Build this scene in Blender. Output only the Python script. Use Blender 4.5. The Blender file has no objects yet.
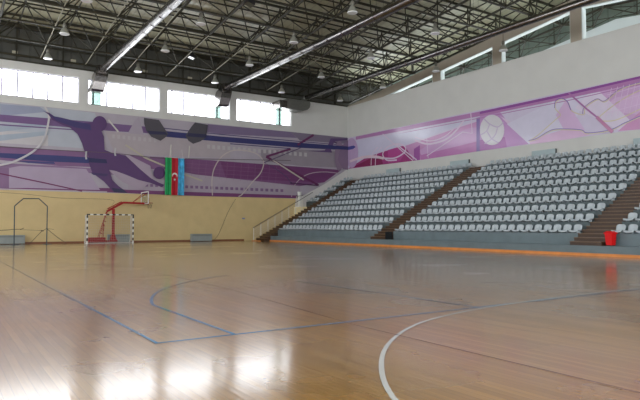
import bpy, math, random
from math import sin, cos, tan, atan, radians, pi, sqrt
random.seed(4)
C = bpy.context.scene.collection
# ------------------------------------------------------------------ survey of the hall
F = 584.0; PITCH = atan(26/584); YAW = radians(33.46); EYE = 1.24
L = 45.0      # far end wall
W = 32.9      # wall behind the stand
XL = -12.1    # left wall
YN = -3.0     # near end wall
RY = 21.0     # ridge
TOP = 12.66   # top of masonry walls
def ray(px, py):
    X = (px-320)/F; Y = (200-py)/F
    return (sin(YAW)*cos(PITCH)+X*cos(YAW)-Y*sin(YAW)*sin(PITCH),
            cos(YAW)*cos(PITCH)-X*sin(YAW)-Y*cos(YAW)*sin(PITCH), sin(PITCH)+Y*cos(PITCH))
def onY(px, py, y):
    d = ray(px, py); t = y/d[1]; return (d[0]*t, y, EYE+d[2]*t)
def onX(px, py, x):
    d = ray(px, py); t = x/d[0]; return (x, d[1]*t, EYE+d[2]*t)
def rise(y): return 0.1*(24-abs(y-RY))
def zb(y): return 13.05+rise(y)
def zc(y): return 15.35+rise(y)
def zt(y): return zc(y)-0.5

# ------------------------------------------------------------------ materials
def lin(c):
    return tuple(((v/255)/12.92 if v/255 <= .04045 else ((v/255+.055)/1.055)**2.4) for v in c)
MATS = {}
def mat(name, rgb, rough=.6, metal=0, noise=0, nscale=5, bump=0, bscale=40, spec=.5, stretch=(1,1,1), coat=0):
    if name in MATS: return MATS[name]
    m = bpy.data.materials.new(name); m.use_nodes = True
    nt = m.node_tree; b = nt.nodes['Principled BSDF']
    c = lin(rgb)+(1,)
    b.inputs['Base Color'].default_value = c
    b.inputs['Roughness'].default_value = rough
    b.inputs['Metallic'].default_value = metal
    b.inputs['Specular IOR Level'].default_value = spec
    b.inputs['Coat Weight'].default_value = coat
    b.inputs['Coat Roughness'].default_value = .15
    if noise or bump:
        tc = nt.nodes.new('ShaderNodeTexCoord'); mp = nt.nodes.new('ShaderNodeMapping')
        mp.inputs['Scale'].default_value = stretch
        nt.links.new(tc.outputs['Object'], mp.inputs['Vector'])
    if noise:
        n = nt.nodes.new('ShaderNodeTexNoise'); n.inputs['Scale'].default_value = nscale; n.inputs['Detail'].default_value = 5
        nt.links.new(mp.outputs[0], n.inputs['Vector'])
        mr = nt.nodes.new('ShaderNodeMapRange'); mr.inputs['From Min'].default_value = .3; mr.inputs['From Max'].default_value = .7
        mr.inputs['To Min'].default_value = 1-noise; mr.inputs['To Max'].default_value = 1+noise
        nt.links.new(n.outputs[0], mr.inputs['Value'])
        vm = nt.nodes.new('ShaderNodeVectorMath'); vm.operation = 'SCALE'; vm.inputs[0].default_value = c[:3]
        nt.links.new(mr.outputs[0], vm.inputs['Scale']); nt.links.new(vm.outputs[0], b.inputs['Base Color'])
    if bump:
        n = nt.nodes.new('ShaderNodeTexNoise'); n.inputs['Scale'].default_value = bscale; n.inputs['Detail'].default_value = 3
        nt.links.new(mp.outputs[0], n.inputs['Vector'])
        bp = nt.nodes.new('ShaderNodeBump'); bp.inputs['Strength'].default_value = bump; bp.inputs['Distance'].default_value = .02
        nt.links.new(n.outputs[0], bp.inputs['Height']); nt.links.new(bp.outputs[0], b.inputs['Normal'])
    MATS[name] = m; return m

def floor_mat():
    m = bpy.data.materials.new('varnished_planks'); m.use_nodes = True; nt = m.node_tree; N = nt.nodes; K = nt.links
    b = N['Principled BSDF']
    tc = N.new('ShaderNodeTexCoord'); mp = N.new('ShaderNodeMapping'); mp.inputs['Rotation'].default_value = (0, 0, pi/2)
    K.new(tc.outputs['Object'], mp.inputs['Vector'])
    def brick(w, h, mort):
        t = N.new('ShaderNodeTexBrick'); t.offset = .37; t.inputs['Scale'].default_value = 1
        t.inputs['Brick Width'].default_value = w; t.inputs['Row Height'].default_value = h
        t.inputs['Mortar Size'].default_value = mort; t.inputs['Mortar Smooth'].default_value = .1; t.inputs['Bias'].default_value = 0
        K.new(mp.outputs[0], t.inputs['Vector']); return t
    t = brick(1.9, .075, .0012)
    t.inputs['Color1'].default_value = lin((156, 116, 58))+(1,); t.inputs['Color2'].default_value = lin((138, 100, 46))+(1,)
    t.inputs['Mortar'].default_value = lin((84, 62, 44))+(1,)
    n = N.new('ShaderNodeTexNoise'); n.inputs['Scale'].default_value = .35; n.inputs['Detail'].default_value = 6
    K.new(tc.outputs['Object'], n.inputs['Vector'])
    mp2 = N.new('ShaderNodeMapping'); mp2.inputs['Scale'].default_value = (14, .8, 1); K.new(tc.outputs['Object'], mp2.inputs['Vector'])
    g = N.new('ShaderNodeTexNoise'); g.inputs['Scale'].default_value = 2.2; g.inputs['Detail'].default_value = 6; K.new(mp2.outputs[0], g.inputs['Vector'])
    a = N.new('ShaderNodeMath'); a.operation = 'MULTIPLY_ADD'; a.inputs[1].default_value = .5; a.inputs[2].default_value = .45
    K.new(n.outputs[0], a.inputs[0])
    a2 = N.new('ShaderNodeMath'); a2.operation = 'MULTIPLY_ADD'; a2.inputs[1].default_value = .55; K.new(g.outputs[0], a2.inputs[0]); K.new(a.outputs[0], a2.inputs[2])
    vm = N.new('ShaderNodeVectorMath'); vm.operation = 'SCALE'; K.new(t.outputs[0], vm.inputs[0]); K.new(a2.outputs[0], vm.inputs['Scale'])
    # scuffs
    s = N.new('ShaderNodeTexNoise'); s.inputs['Scale'].default_value = 9; s.inputs['Detail'].default_value = 1; K.new(tc.outputs['Object'], s.inputs['Vector'])
    r = N.new('ShaderNodeMapRange'); r.inputs['From Min'].default_value = .80; r.inputs['From Max'].default_value = .82
    K.new(s.outputs[0], r.inputs['Value'])
    mx = N.new('ShaderNodeMix'); mx.data_type = 'RGBA'; mx.inputs['B'].default_value = (.02, .018, .018, 1)
    K.new(r.outputs[0], mx.inputs['Factor']); K.new(vm.outputs[0], mx.inputs['A']); K.new(mx.outputs['Result'], b.inputs['Base Color'])
    # gloss: worn varnish
    rr = N.new('ShaderNodeMapRange'); rr.inputs['From Min'].default_value = .3; rr.inputs['From Max'].default_value = .7
    rr.inputs['To Min'].default_value = .24; rr.inputs['To Max'].default_value = .36; K.new(n.outputs[0], rr.inputs['Value'])
    K.new(rr.outputs[0], b.inputs['Roughness'])
    b.inputs['Specular IOR Level'].default_value = .22; b.inputs['Coat Weight'].default_value = 1; b.inputs['Coat Roughness'].default_value = .135; b.inputs['Coat IOR'].default_value = 1.62
    t2 = brick(1.9, .075, .002); t2.inputs['Color1'].default_value = (.5, .5, .5, 1); t2.inputs['Color2'].default_value = (.56, .56, .56, 1); t2.inputs['Mortar'].default_value = (.2, .2, .2, 1)
    bn = N.new('ShaderNodeTexNoise'); bn.inputs['Scale'].default_value = 1.6; bn.inputs['Detail'].default_value = 3; K.new(mp2.outputs[0], bn.inputs['Vector'])
    ad = N.new('ShaderNodeMath'); ad.operation = 'MULTIPLY_ADD'; ad.inputs[1].default_value = .65; K.new(bn.outputs[0], ad.inputs[0]); K.new(t2.outputs[0], ad.inputs[2])
    bp = N.new('ShaderNodeBump'); bp.inputs['Strength'].default_value = .16; bp.inputs['Distance'].default_value = .01
    K.new(ad.outputs[0], bp.inputs['Height']); K.new(bp.outputs[0], b.inputs['Normal']); K.new(bp.outputs[0], b.inputs['Coat Normal'])
    return m
def sheet_mat(name, rgb, rough, period, axis, metal=0, depth=.03):
    m = bpy.data.materials.new(name); m.use_nodes = True; nt = m.node_tree; N = nt.nodes; K = nt.links
    b = N['Principled BSDF']; b.inputs['Roughness'].default_value = rough; b.inputs['Metallic'].default_value = metal
    tc = N.new('ShaderNodeTexCoord'); w = N.new('ShaderNodeTexWave'); w.bands_direction = axis; w.inputs['Scale'].default_value = .314159/period*1.0
    K.new(tc.outputs['Object'], w.inputs['Vector'])
    r = N.new('ShaderNodeMapRange'); r.inputs['From Min'].default_value = .0; r.inputs['From Max'].default_value = .12; K.new(w.outputs[0], r.inputs['Value'])
    n = N.new('ShaderNodeTexNoise'); n.inputs['Scale'].default_value = .6; n.inputs['Detail'].default_value = 5; K.new(tc.outputs['Object'], n.inputs['Vector'])
    a = N.new('ShaderNodeMath'); a.operation = 'MULTIPLY_ADD'; a.inputs[1].default_value = .2; a.inputs[2].default_value = .74; K.new(r.outputs[0], a.inputs[0])
    a2 = N.new('ShaderNodeMath'); a2.operation = 'MULTIPLY_ADD'; a2.inputs[1].default_value = .25; a2.inputs[2].default_value = -.1; K.new(n.outputs[0], a2.inputs[0])
    a3 = N.new('ShaderNodeMath'); a3.operation = 'ADD'; K.new(a.outputs[0], a3.inputs[0]); K.new(a2.outputs[0], a3.inputs[1])
    vm = N.new('ShaderNodeVectorMath'); vm.operation = 'SCALE'; vm.inputs[0].default_value = lin(rgb); K.new(a3.outputs[0], vm.inputs['Scale']); K.new(vm.outputs[0], b.inputs['Base Color'])
    bp = N.new('ShaderNodeBump'); bp.inputs['Distance'].default_value = depth; bp.inputs['Strength'].default_value = .4
    K.new(r.outputs[0], bp.inputs['Height']); K.new(bp.outputs[0], b.inputs['Normal'])
    return m
def glass_mat(name, tint=(1, 1, 1), gl=.08):
    m = bpy.data.materials.new(name); m.use_nodes = True; nt = m.node_tree; N = nt.nodes
    N.remove(N['Principled BSDF']); o = N['Material Output']
    t = N.new('ShaderNodeBsdfTransparent'); t.inputs[0].default_value = tint+(1,)
    g = N.new('ShaderNodeBsdfGlossy'); g.inputs['Roughness'].default_value = .05
    mx = N.new('ShaderNodeMixShader'); mx.inputs[0].default_value = gl
    nt.links.new(t.outputs[0], mx.inputs[1]); nt.links.new(g.outputs[0], mx.inputs[2]); nt.links.new(mx.outputs[0], o.inputs[0])
    return m

M_white = mat('white_plaster', (206, 205, 200), .75, noise=.03, nscale=.8, bump=.1)
M_grey_plaster = mat('grey_plaster', (214, 210, 206), .8, noise=.04, nscale=.5)
M_cream = mat('cream_paint', (208, 184, 132), .55, noise=.05, nscale=1.2, bump=.15, bscale=14)
M_ring = mat('ring_beam_paint', (176, 166, 150), .8, noise=.06, nscale=1)
M_clad = sheet_mat('dark_cladding', (84, 84, 78), .6, .9, 'X')
M_roof = sheet_mat('roof_deck', (190, 188, 160), .34, .62, 'X', metal=0)
M_teal = sheet_mat('teal_cladding', (136, 152, 144), .6, .9, 'Y')
M_floor = floor_mat()
M_skirt = mat('skirting_wood', (128, 76, 44), .5, noise=.15)
M_orange = mat('orange_wood', (206, 128, 56), .4, noise=.12, nscale=3)
M_conc = mat('painted_concrete', (98, 112, 116), .55, noise=.12, nscale=1.6, bump=.2, bscale=10)
M_conc_dk = mat('tier_concrete', (76, 88, 90), .6, noise=.12, nscale=2, bump=.2, bscale=10)
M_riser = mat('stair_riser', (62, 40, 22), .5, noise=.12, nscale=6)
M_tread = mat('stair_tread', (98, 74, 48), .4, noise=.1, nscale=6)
M_seat = mat('seat_plastic', (176, 184, 188), .24, noise=.03, nscale=3, coat=.3)
M_steel = mat('truss_steel', (48, 45, 31), .55, noise=.08)
M_pale = mat('pale_tube', (150, 146, 126), .5)
M_zinc = mat('galvanised', (134, 129, 126), .26, metal=1, noise=.12, nscale=4, bump=.12, bscale=5)
M_zinc_dk = mat('galvanised_dull', (120, 120, 114), .45, metal=.8, noise=.1)
M_frame = mat('window_frame', (176, 172, 190), .4)
M_glass = glass_mat('window_glass')
M_board = glass_mat('green_translucent_board', (.34, .41, .38), .06)
M_black = mat('black_paint', (24, 24, 26), .4)
M_wht = mat('white_paint', (222, 222, 216), .4)
M_red = mat('red_paint', (156, 14, 20), .5, spec=.3)
M_redbin = mat('red_plastic', (206, 6, 10), .45, spec=.3)
M_arch = mat('arch_paint', (58, 72, 80), .4)
M_wire = mat('wire', (60, 50, 40), .6)
M_net = mat('net_cord', (205, 205, 198), .8)
M_rad = mat('convector_grey', (142, 148, 144), .5, noise=.06, nscale=3)
M_radl = mat('convector_pale', (168, 184, 186), .5, noise=.04, nscale=3)
M_side = mat('convector_side', (92, 94, 92), .5)
M_rail = mat('rail_metal', (224, 222, 210), .35)
M_hand = mat('handrail_dark', (90, 86, 84), .4)
M_lampb = mat('lamp_aluminium', (176, 176, 166), .35, metal=.5)
M_lampg = mat('lamp_glass', (235, 238, 240), .15)
M_lb = mat('line_blue', (80, 122, 156), .14)
M_lw = mat('line_white', (172, 172, 168), .15)
M_lr = mat('line_red', (104, 58, 46), .25)
M_marble = mat('landing_cream', (246, 230, 176), .5, noise=.04)
M_sign = mat('sign_blue', (120, 130, 165), .5)

# ------------------------------------------------------------------ mesh helpers
class MB:
    def __init__(s): s.v = []; s.f = []; s.m = []
    def poly(s, pts, mi=0):
        n = len(s.v); s.v += [tuple(p) for p in pts]; s.f.append(tuple(range(n, n+len(pts)))); s.m.append(mi); return s
    def box(s, x0, x1, y0, y1, z0, z1, mi=0):
        n = len(s.v)
        s.v += [(x0,y0,z0),(x1,y0,z0),(x1,y1,z0),(x0,y1,z0),(x0,y0,z1),(x1,y0,z1),(x1,y1,z1),(x0,y1,z1)]
        for f in ((0,3,2,1),(4,5,6,7),(0,1,5,4),(1,2,6,5),(2,3,7,6),(3,0,4,7)):
            s.f.append(tuple(n+i for i in f)); s.m.append(mi)
        return s
    def hexa(s, P, mi=0):
        n = len(s.v); s.v += [tuple(p) for p in P]
        for f in ((0,3,2,1),(4,5,6,7),(0,1,5,4),(1,2,6,5),(2,3,7,6),(3,0,4,7)):
            s.f.append(tuple(n+i for i in f)); s.m.append(mi)
        return s
    def prism(s, poly2, a0, a1, axis='y', mi=0):
        def P(p, a):
            return (p[0], a, p[1]) if axis == 'y' else ((a, p[0], p[1]) if axis == 'x' else (p[0], p[1], a))
        n = len(s.v); k = len(poly2)
        s.v += [P(p, a0) for p in poly2]+[P(p, a1) for p in poly2]
        s.f.append(tuple(range(n, n+k))); s.m.append(mi)
        s.f.append(tuple(range(n+2*k-1, n+k-1, -1))); s.m.append(mi)
        for i in range(k):
            j = (i+1) % k; s.f.append((n+i, n+k+i, n+k+j, n+j)); s.m.append(mi)
        return s
    def tube(s, pts, r, n=6, mi=0, rect=None, up=(0,0,1), caps=True):
        from mathutils import Vector
        pts = [Vector(p) for p in pts]; base = len(s.v); k = len(pts)
        nn = 4 if rect else n
        for i, p in enumerate(pts):
            d = (pts[min(i+1, k-1)]-pts[max(i-1, 0)]).normalized()
            u = Vector(up)
            if abs(d.dot(u)) > .98: u = Vector((1, 0, 0))
            a = d.cross(u).normalized(); b = a.cross(d).normalized()
            rr = r[i] if isinstance(r, (list, tuple)) else r
            if rect:
                w, h = rect[i] if isinstance(rect, list) else rect
                for sx, sy in ((-1,-1),(1,-1),(1,1),(-1,1)): s.v.append(tuple(p+a*sx*w/2+b*sy*h/2))
            else:
                for q in range(n):
                    t = 2*pi*q/n; s.v.append(tuple(p+a*cos(t)*rr+b*sin(t)*rr))
        for i in range(k-1):
            for q in range(nn):
                q2 = (q+1) % nn
                s.f.append((base+i*nn+q, base+i*nn+q2, base+(i+1)*nn+q2, base+(i+1)*nn+q)); s.m.append(mi)
        if caps:
            s.f.append(tuple(base+q for q in reversed(range(nn)))); s.m.append(mi)
            s.f.append(tuple(base+(k-1)*nn+q for q in range(nn))); s.m.append(mi)
        return s
    def lathe(s, prof, cx, cy, n=12, mi=0):
        base = len(s.v); k = len(prof)
        for r, z in prof:
            for q in range(n):
                t = 2*pi*q/n; s.v.append((cx+r*cos(t), cy+r*sin(t), z))
        for i in range(k-1):
            for q in range(n):
                q2 = (q+1) % n
                s.f.append((base+i*n+q, base+i*n+q2, base+(i+1)*n+q2, base+(i+1)*n+q)); s.m.append(mi)
        s.f.append(tuple(base+q for q in reversed(range(n)))); s.m.append(mi)
        s.f.append(tuple(base+(k-1)*n+q for q in range(n))); s.m.append(mi)
        return s
    def build(s, name, mats, parent=None, smooth=False, origin=(0,0,0)):
        me = bpy.data.meshes.new(name)
        ox, oy, oz = origin
        me.from_pydata([(a-ox, b-oy, c-oz) for a, b, c in s.v], [], s.f)
        for m in (mats if isinstance(mats, (list, tuple)) else [mats]): me.materials.append(m)
        me.polygons.foreach_set('material_index', s.m)
        if smooth: me.polygons.foreach_set('use_smooth', [True]*len(s.f))
        me.update(); o = bpy.data.objects.new(name, me); C.objects.link(o)
        o.location = origin
        if parent:
            o.parent = parent
            pl = parent.get('_o', (0,0,0)); o.location = (ox-pl[0], oy-pl[1], oz-pl[2])
        return o
def tag(o, label=None, cat=None, group=None, kind=None):
    if label: o['label'] = label
    if cat: o['category'] = cat
    if group: o['group'] = group
    if kind: o['kind'] = kind
    return o
def empty(name, label, cat, loc=(0,0,0), group=None, kind=None):
    o = bpy.data.objects.new(name, None); C.objects.link(o); o.location = loc; o['_o'] = loc
    o.empty_display_size = .2
    return tag(o, label, cat, group, kind)
def copy_tree(o, parent=None):
    c = o.copy(); C.objects.link(c); c.parent = parent
    for ch in list(o.children): copy_tree(ch, c)
    return c
def struct(name, mb, mats, label=None, parent=None, smooth=False):
    o = mb.build(name, mats, parent, smooth); o['kind'] = 'structure'
    if label: o['label'] = label
    return o

# ------------------------------------------------------------------ room shell
struct('floor', MB().box(XL-.4, 37.8, YN-.4, L+.4, -.2, 0), M_floor, 'varnished wooden plank sports floor')
WZ0, WZ1 = 10.2, 12.1
wins = [(3.25+6*n, 8.62+6*n) for n in range(-2, 4)]     # end wall window openings
def end_wall(y0, y1, WZ0, xr):
    mb = MB()
    mb.box(XL-.4, xr, y0, y1, 0, 3.7, 1).box(XL-.4, xr, y0, y1, 3.7, WZ0, 0).box(XL-.4, xr, y0, y1, WZ1, TOP, 0)
    xs = [XL-.4]+[v for w in wins for v in w]+[xr]
    for i in range(0, len(xs), 2): mb.box(xs[i], xs[i+1], y0, y1, WZ0, WZ1, 0)
    return mb
struct('wall_back', end_wall(L, L+.4, WZ0, W+.4), [M_white, M_cream], 'end wall, cream below the mural and white above')
struct('wall_front', end_wall(YN-.4, YN, 4.6, W+.4), [M_white, M_cream])  # unseen near wall, openings made much taller to add daylight
# gable cladding above both end walls
for nm, y0, y1 in (('wall_back_upper', L+.12, L+.3), ('wall_front_upper', YN-.3, YN-.12)):
    struct(nm, MB().box(XL-.4, 37.8, y0, y1, TOP, 15.4), M_clad, 'dark corrugated cladding between the end wall and roof' if 'back' in nm else None)
mb = MB().box(XL, 37.4, L-.12, L+.12, 15.0, 15.3).box(XL, 37.4, L-.02, L+.1, 13.9, 14.02).box(XL, 37.4, L-.02, L+.12, TOP, TOP+.12)
for k in range(-4, 13): mb.box(3*k+1.5-.05, 3*k+1.5+.05, L, L+.12, TOP+.12, 15.0)
struct('trim_1', mb, M_steel, 'dark steel girts and eaves beam on the cladding')
# right wall with openings under a ring beam that follows the roof
bt = lambda y: 12.72+.112*(24-abs(y-RY)); ot = lambda y: bt(y)-.66
mb = MB().box(W, W+.4, YN, L, 0, TOP)
struct('wall_right', mb, M_white, 'long white wall behind the stand')
mb = MB()
KY = RY+24-(TOP+.66-12.72)/.112
for a, b in ((YN, 2*RY-KY), (2*RY-KY, 21), (21, KY), (KY, L)):
    mb.hexa([(W, a, max(TOP, ot(a))), (W+.4, a, max(TOP, ot(a))), (W+.4, b, max(TOP, ot(b))), (W, b, max(TOP, ot(b))),
             (W, a, bt(a)), (W+.4, a, bt(a)), (W+.4, b, bt(b)), (W, b, bt(b))])
struct('trim_2', mb, [M_ring], 'grey brown ring beam above the openings in the side wall')
mb = MB()
for y0, y1 in ((32.65, 33.5), (26.75, 27.5), (20.65, 21.4), (14.7, 15.45), (8.7, 9.45)):
    mb.hexa([(W, y0, TOP), (W+.4, y0, TOP), (W+.4, y1, TOP), (W, y1, TOP), (W, y0, max(TOP+.01, ot(y0))), (W+.4, y0, max(TOP+.01, ot(y0))), (W+.4, y1, max(TOP+.01, ot(y1))), (W, y1, max(TOP+.01, ot(y1)))])
struct('trim_3', mb, [M_ring], 'grey brown piers between the openings')
# white painted linings round the openings
mb = MB()
for y0, y1 in ((27.5, 32.65), (33.5, KY-.1), (21.4, 26.75), (15.45, 20.65), (9.45, 14.7)):
    t = .05
    mb.box(W+.02, W+.42, y1-t, y1-.003, TOP, max(TOP+.02, ot(y1)-.003)); mb.box(W+.02, W+.42, y0+.003, y0+t, TOP, max(TOP+.02, ot(y0)-.003))
    mb.hexa([(W+.02, y0, ot(y0)-t), (W+.42, y0, ot(y0)-t), (W+.42, y1, ot(y1)-t), (W+.02, y1, ot(y1)-t), (W+.02, y0, ot(y0)-.003), (W+.42, y0, ot(y0)-.003), (W+.42, y1, ot(y1)-.003), (W+.02, y1, ot(y1)-.003)])
struct('trim_4', mb, mat('lining_white', (222, 230, 228), .6), 'white linings of the openings')
# side bay beyond the openings
mb = MB(); OX = 37.4
z_out = lambda y: 14.95-.13*abs(y-RY)
mb.box(OX, OX+.3, YN, L, 0, 9.4).box(OX, OX+.3, YN, L, 11.4, 11.8)
for k in range(8): mb.box(OX, OX+.3, YN+6*k if k else YN, YN+6*k+.8, 9.4, 11.4)
for a, b in ((YN, 21), (21, L)):
    mb.hexa([(OX, a, 11.8), (OX+.3, a, 11.8), (OX+.3, b, 11.8), (OX, b, 11.8), (OX, a, z_out(a)), (OX+.3, a, z_out(a)), (OX+.3, b, z_out(b)), (OX, b, z_out(b))])
struct('wall_right_outer', mb, mat('pale_blue_plaster', (226, 236, 238), .7), 'pale wall of the bay beyond the openings')
mb = MB()
for a, b in ((YN, 21), (21, L)):
    mb.hexa([(OX+.1, a, z_out(a)), (OX+.3, a, z_out(a)), (OX+.3, b, z_out(b)), (OX+.1, b, z_out(b)), (OX+.1, a, zc(a)), (OX+.3, a, zc(a)), (OX+.3, b, zc(b)), (OX+.1, b, zc(b))])
struct('wall_right_upper', mb, M_teal, 'grey green cladding seen through the openings')
# unseen left wall, its long window band made tall to add daylight
mb = MB().box(XL-.4, XL, YN, L, 0, 3.7, 1).box(XL-.4, XL, YN, L, 3.7, 4.6).box(XL-.4, XL, YN, L, 12.1, TOP)
mb.box(XL-.4, XL, YN, YN+.7, 4.6, 12.1)
for k in range(8): mb.box(XL-.4, XL, YN+6*k+5.4, YN+6*k+6 if k < 7 else L, 4.6, 12.1)
struct('wall_left', mb, [M_white, M_cream])
mb = MB()
for a, b in ((YN, 21), (21, L)):
    mb.hexa([(XL-.3, a, TOP), (XL-.1, a, TOP), (XL-.1, b, TOP), (XL-.3, b, TOP), (XL-.3, a, zc(a)), (XL-.1, a, zc(a)), (XL-.1, b, zc(b)), (XL-.3, b, zc(b))])
struct('wall_left_upper', mb, M_clad)
# roof
mb = MB()
for a, b in ((YN-.4, 21), (21, L+.4)):
    mb.hexa([(XL-.5, a, zc(a)), (37.8, a, zc(a)), (37.8, b, zc(b)), (XL-.5, b, zc(b)), (XL-.5, a, zc(a)+.15), (37.8, a, zc(a)+.15), (37.8, b, zc(b)+.15), (XL-.5, b, zc(b)+.15)])
struct('ceiling', mb, M_roof, 'ribbed metal roof deck above the steel frame')

# windows
wn = 0
BW0, BW1, BW2 = (9.5, 10.2), (19.3, 19.85), (25.1, 25.7)
for yy in (L+.14, YN-.26):
    for i, (x0, x1) in enumerate(wins):
        wn += 1; y0, y1 = yy, yy+.1; WZ0 = 10.2 if yy > 0 else 4.6  # unseen near-end windows are taller, shaped to brighten the hall
        e = bpy.data.objects.new('window_%d' % wn, None); C.objects.link(e); e['kind'] = 'structure'
        if yy > 0 and i >= 2: e['label'] = ['leftmost bright window strip of the end wall', 'bright window strip right of the leftmost duct', 'bright window strip above the flag', 'rightmost bright window strip near the corner'][i-2]
        mb = MB().box(x0, x1, y0, y1, WZ0, WZ0+.07).box(x0, x1, y0, y1, WZ1-.07, WZ1).box(x0, x0+.06, y0, y1, WZ0+.07, WZ1-.07).box(x1-.06, x1, y0, y1, WZ0+.07, WZ1-.07)
        for k in range(1, 6):
            xk = x1-.12-(.97*k); mb.box(xk-.05, xk+.05, y0, y1, WZ0+.07, WZ1-.07)
        mb.build('window_frame', M_frame, e)
        MB().poly([(x0, y0+.05, WZ0), (x1, y0+.05, WZ0), (x1, y0+.05, WZ1), (x0, y0+.05, WZ1)]).build('window_pane', M_glass, e)
        if yy > 0 and i in (3, 4, 5):
            a, b = {3: BW0, 4: BW1, 5: BW2}[i]
            MB().box(a, b, L+.05, L+.13, WZ0, WZ1).build('infill_board', M_board, e)
for k in range(8):  # unseen left windows, added at this height to brighten the hall
    wn += 1; e = bpy.data.objects.new('window_%d' % wn, None); C.objects.link(e); e['kind'] = 'structure'
    a, b = YN+6*k+(.7 if k == 0 else 0), YN+6*k+5.4
    mb = MB().box(XL-.25, XL-.15, a, b, 4.6, 4.67).box(XL-.25, XL-.15, a, b, 12.03, 12.1)
    for q in range(6): yk = a+(b-a-.06)*q/5; mb.box(XL-.25, XL-.15, yk, yk+.06, 4.67, 12.03)
    mb.build('window_frame', M_frame, e)
    MB().poly([(XL-.2, a, 4.6), (XL-.2, b, 4.6), (XL-.2, b, 12.1), (XL-.2, a, 12.1)]).build('window_pane', M_glass, e)
# floor trims
struct('baseboard_back', MB().box(XL, 22.0, L-.04, L-.002, 0, .13), M_skirt, 'brown skirting board along the end wall')
struct('baseboard_right', MB().box(22.82, 22.9, YN, 42.05, 0.0, .11).box(21.9, 22.05, 42.0, 43.35, 0, .07), M_orange, 'orange wooden trim at the foot of the stand')

# ------------------------------------------------------------------ court lines
def ribbon(mb, pts, w, z, closed=False, mi=0):
    n = len(pts); Lf, Rt = [], []
    for i, p in enumerate(pts):
        a, b = pts[max(i-1, 0)], pts[min(i+1, n-1)]
        if n > 2 and 0 < i < n-1:
            u = (p[0]-a[0], p[1]-a[1]); v = (b[0]-p[0], b[1]-p[1]); lu = sqrt(u[0]**2+u[1]**2); lv = sqrt(v[0]**2+v[1]**2)
            t = (u[0]/lu+v[0]/lv, u[1]/lu+v[1]/lv); lt = sqrt(t[0]**2+t[1]**2); t = (t[0]/lt, t[1]/lt)
            k = 1/max(.5, (t[0]*u[0]+t[1]*u[1])/lu)
        else:
            t = (b[0]-a[0], b[1]-a[1]); lt = sqrt(t[0]**2+t[1]**2); t = (t[0]/lt, t[1]/lt); k = 1
        Lf.append((p[0]-t[1]*w/2*k, p[1]+t[0]*w/2*k, z)); Rt.append((p[0]+t[1]*w/2*k, p[1]-t[0]*w/2*k, z))
    for i in range(n-1): mb.poly([Lf[i], Rt[i], Rt[i+1], Lf[i+1]], mi)
def catmull(P, k=6):
    out = []
    for i in range(len(P)-1):
        p0, p1, p2, p3 = P[max(i-1, 0)], P[i], P[i+1], P[min(i+2, len(P)-1)]
        for j in range(k):
            t = j/k
            out.append(tuple(.5*((2*p1[a])+(-p0[a]+p2[a])*t+(2*p0[a]-5*p1[a]+4*p2[a]-p3[a])*t*t+(-p0[a]+3*p1[a]-3*p2[a]+p3[a])*t**3) for a in range(len(p1))))
    return out+[P[-1]]
cx = 9.5
mb = MB()
ribbon(mb, [(2.0, 6.15), (2.0, 34.2)], .042, .004); ribbon(mb, [(1.975, 6.15), (17.0, 6.15)], .05, .0042); ribbon(mb, [(17, 6.15), (17, 34.2)], .05, .004)
a0 = math.acos(6.6/6.75)
ribbon(mb, [(2.9, 6.17)]+[(cx-6.75*cos(a), 7.72+6.75*sin(a)) for a in [a0+(pi-2*a0)*i/48 for i in range(16)]], .05, .0044)
ribbon(mb, [(6.95, 6.17), (6.87, 11.3)], .045, .0046)
ribbon(mb, [(cx+1.25*cos(a), 7.75+1.25*sin(a)) for a in [pi*i/20 for i in range(2, 8)]], .045, .0048)
tag(struct('floor_marking_blue', mb, M_lb, 'blue basketball lines on the floor'), kind='structure')
mb = MB()
ribbon(mb, catmull([(2.2, 1.2), (2.4, 2.3), (2.80, 3.28), (3.35, 4.08), (4.05, 4.80), (4.93, 5.42), (5.85, 5.80), (7.0, 6.04), (8.9, 6.22), (11.9, 6.26), (13.8, 6.05), (16, 5.0), (17.5, 3.5), (18.2, 1.2)]), .047, .0052)
struct('floor_marking_white', mb, M_lw, 'white curved goal area line on the floor')
mb = MB(); ribbon(mb, [(4.4, 2.0), (4.43, 5.9), (4.9, 11), (5, 15.7)], .014, .0056)
struct('floor_marking_red', mb, M_lr, 'thin dark red line on the floor')

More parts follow.
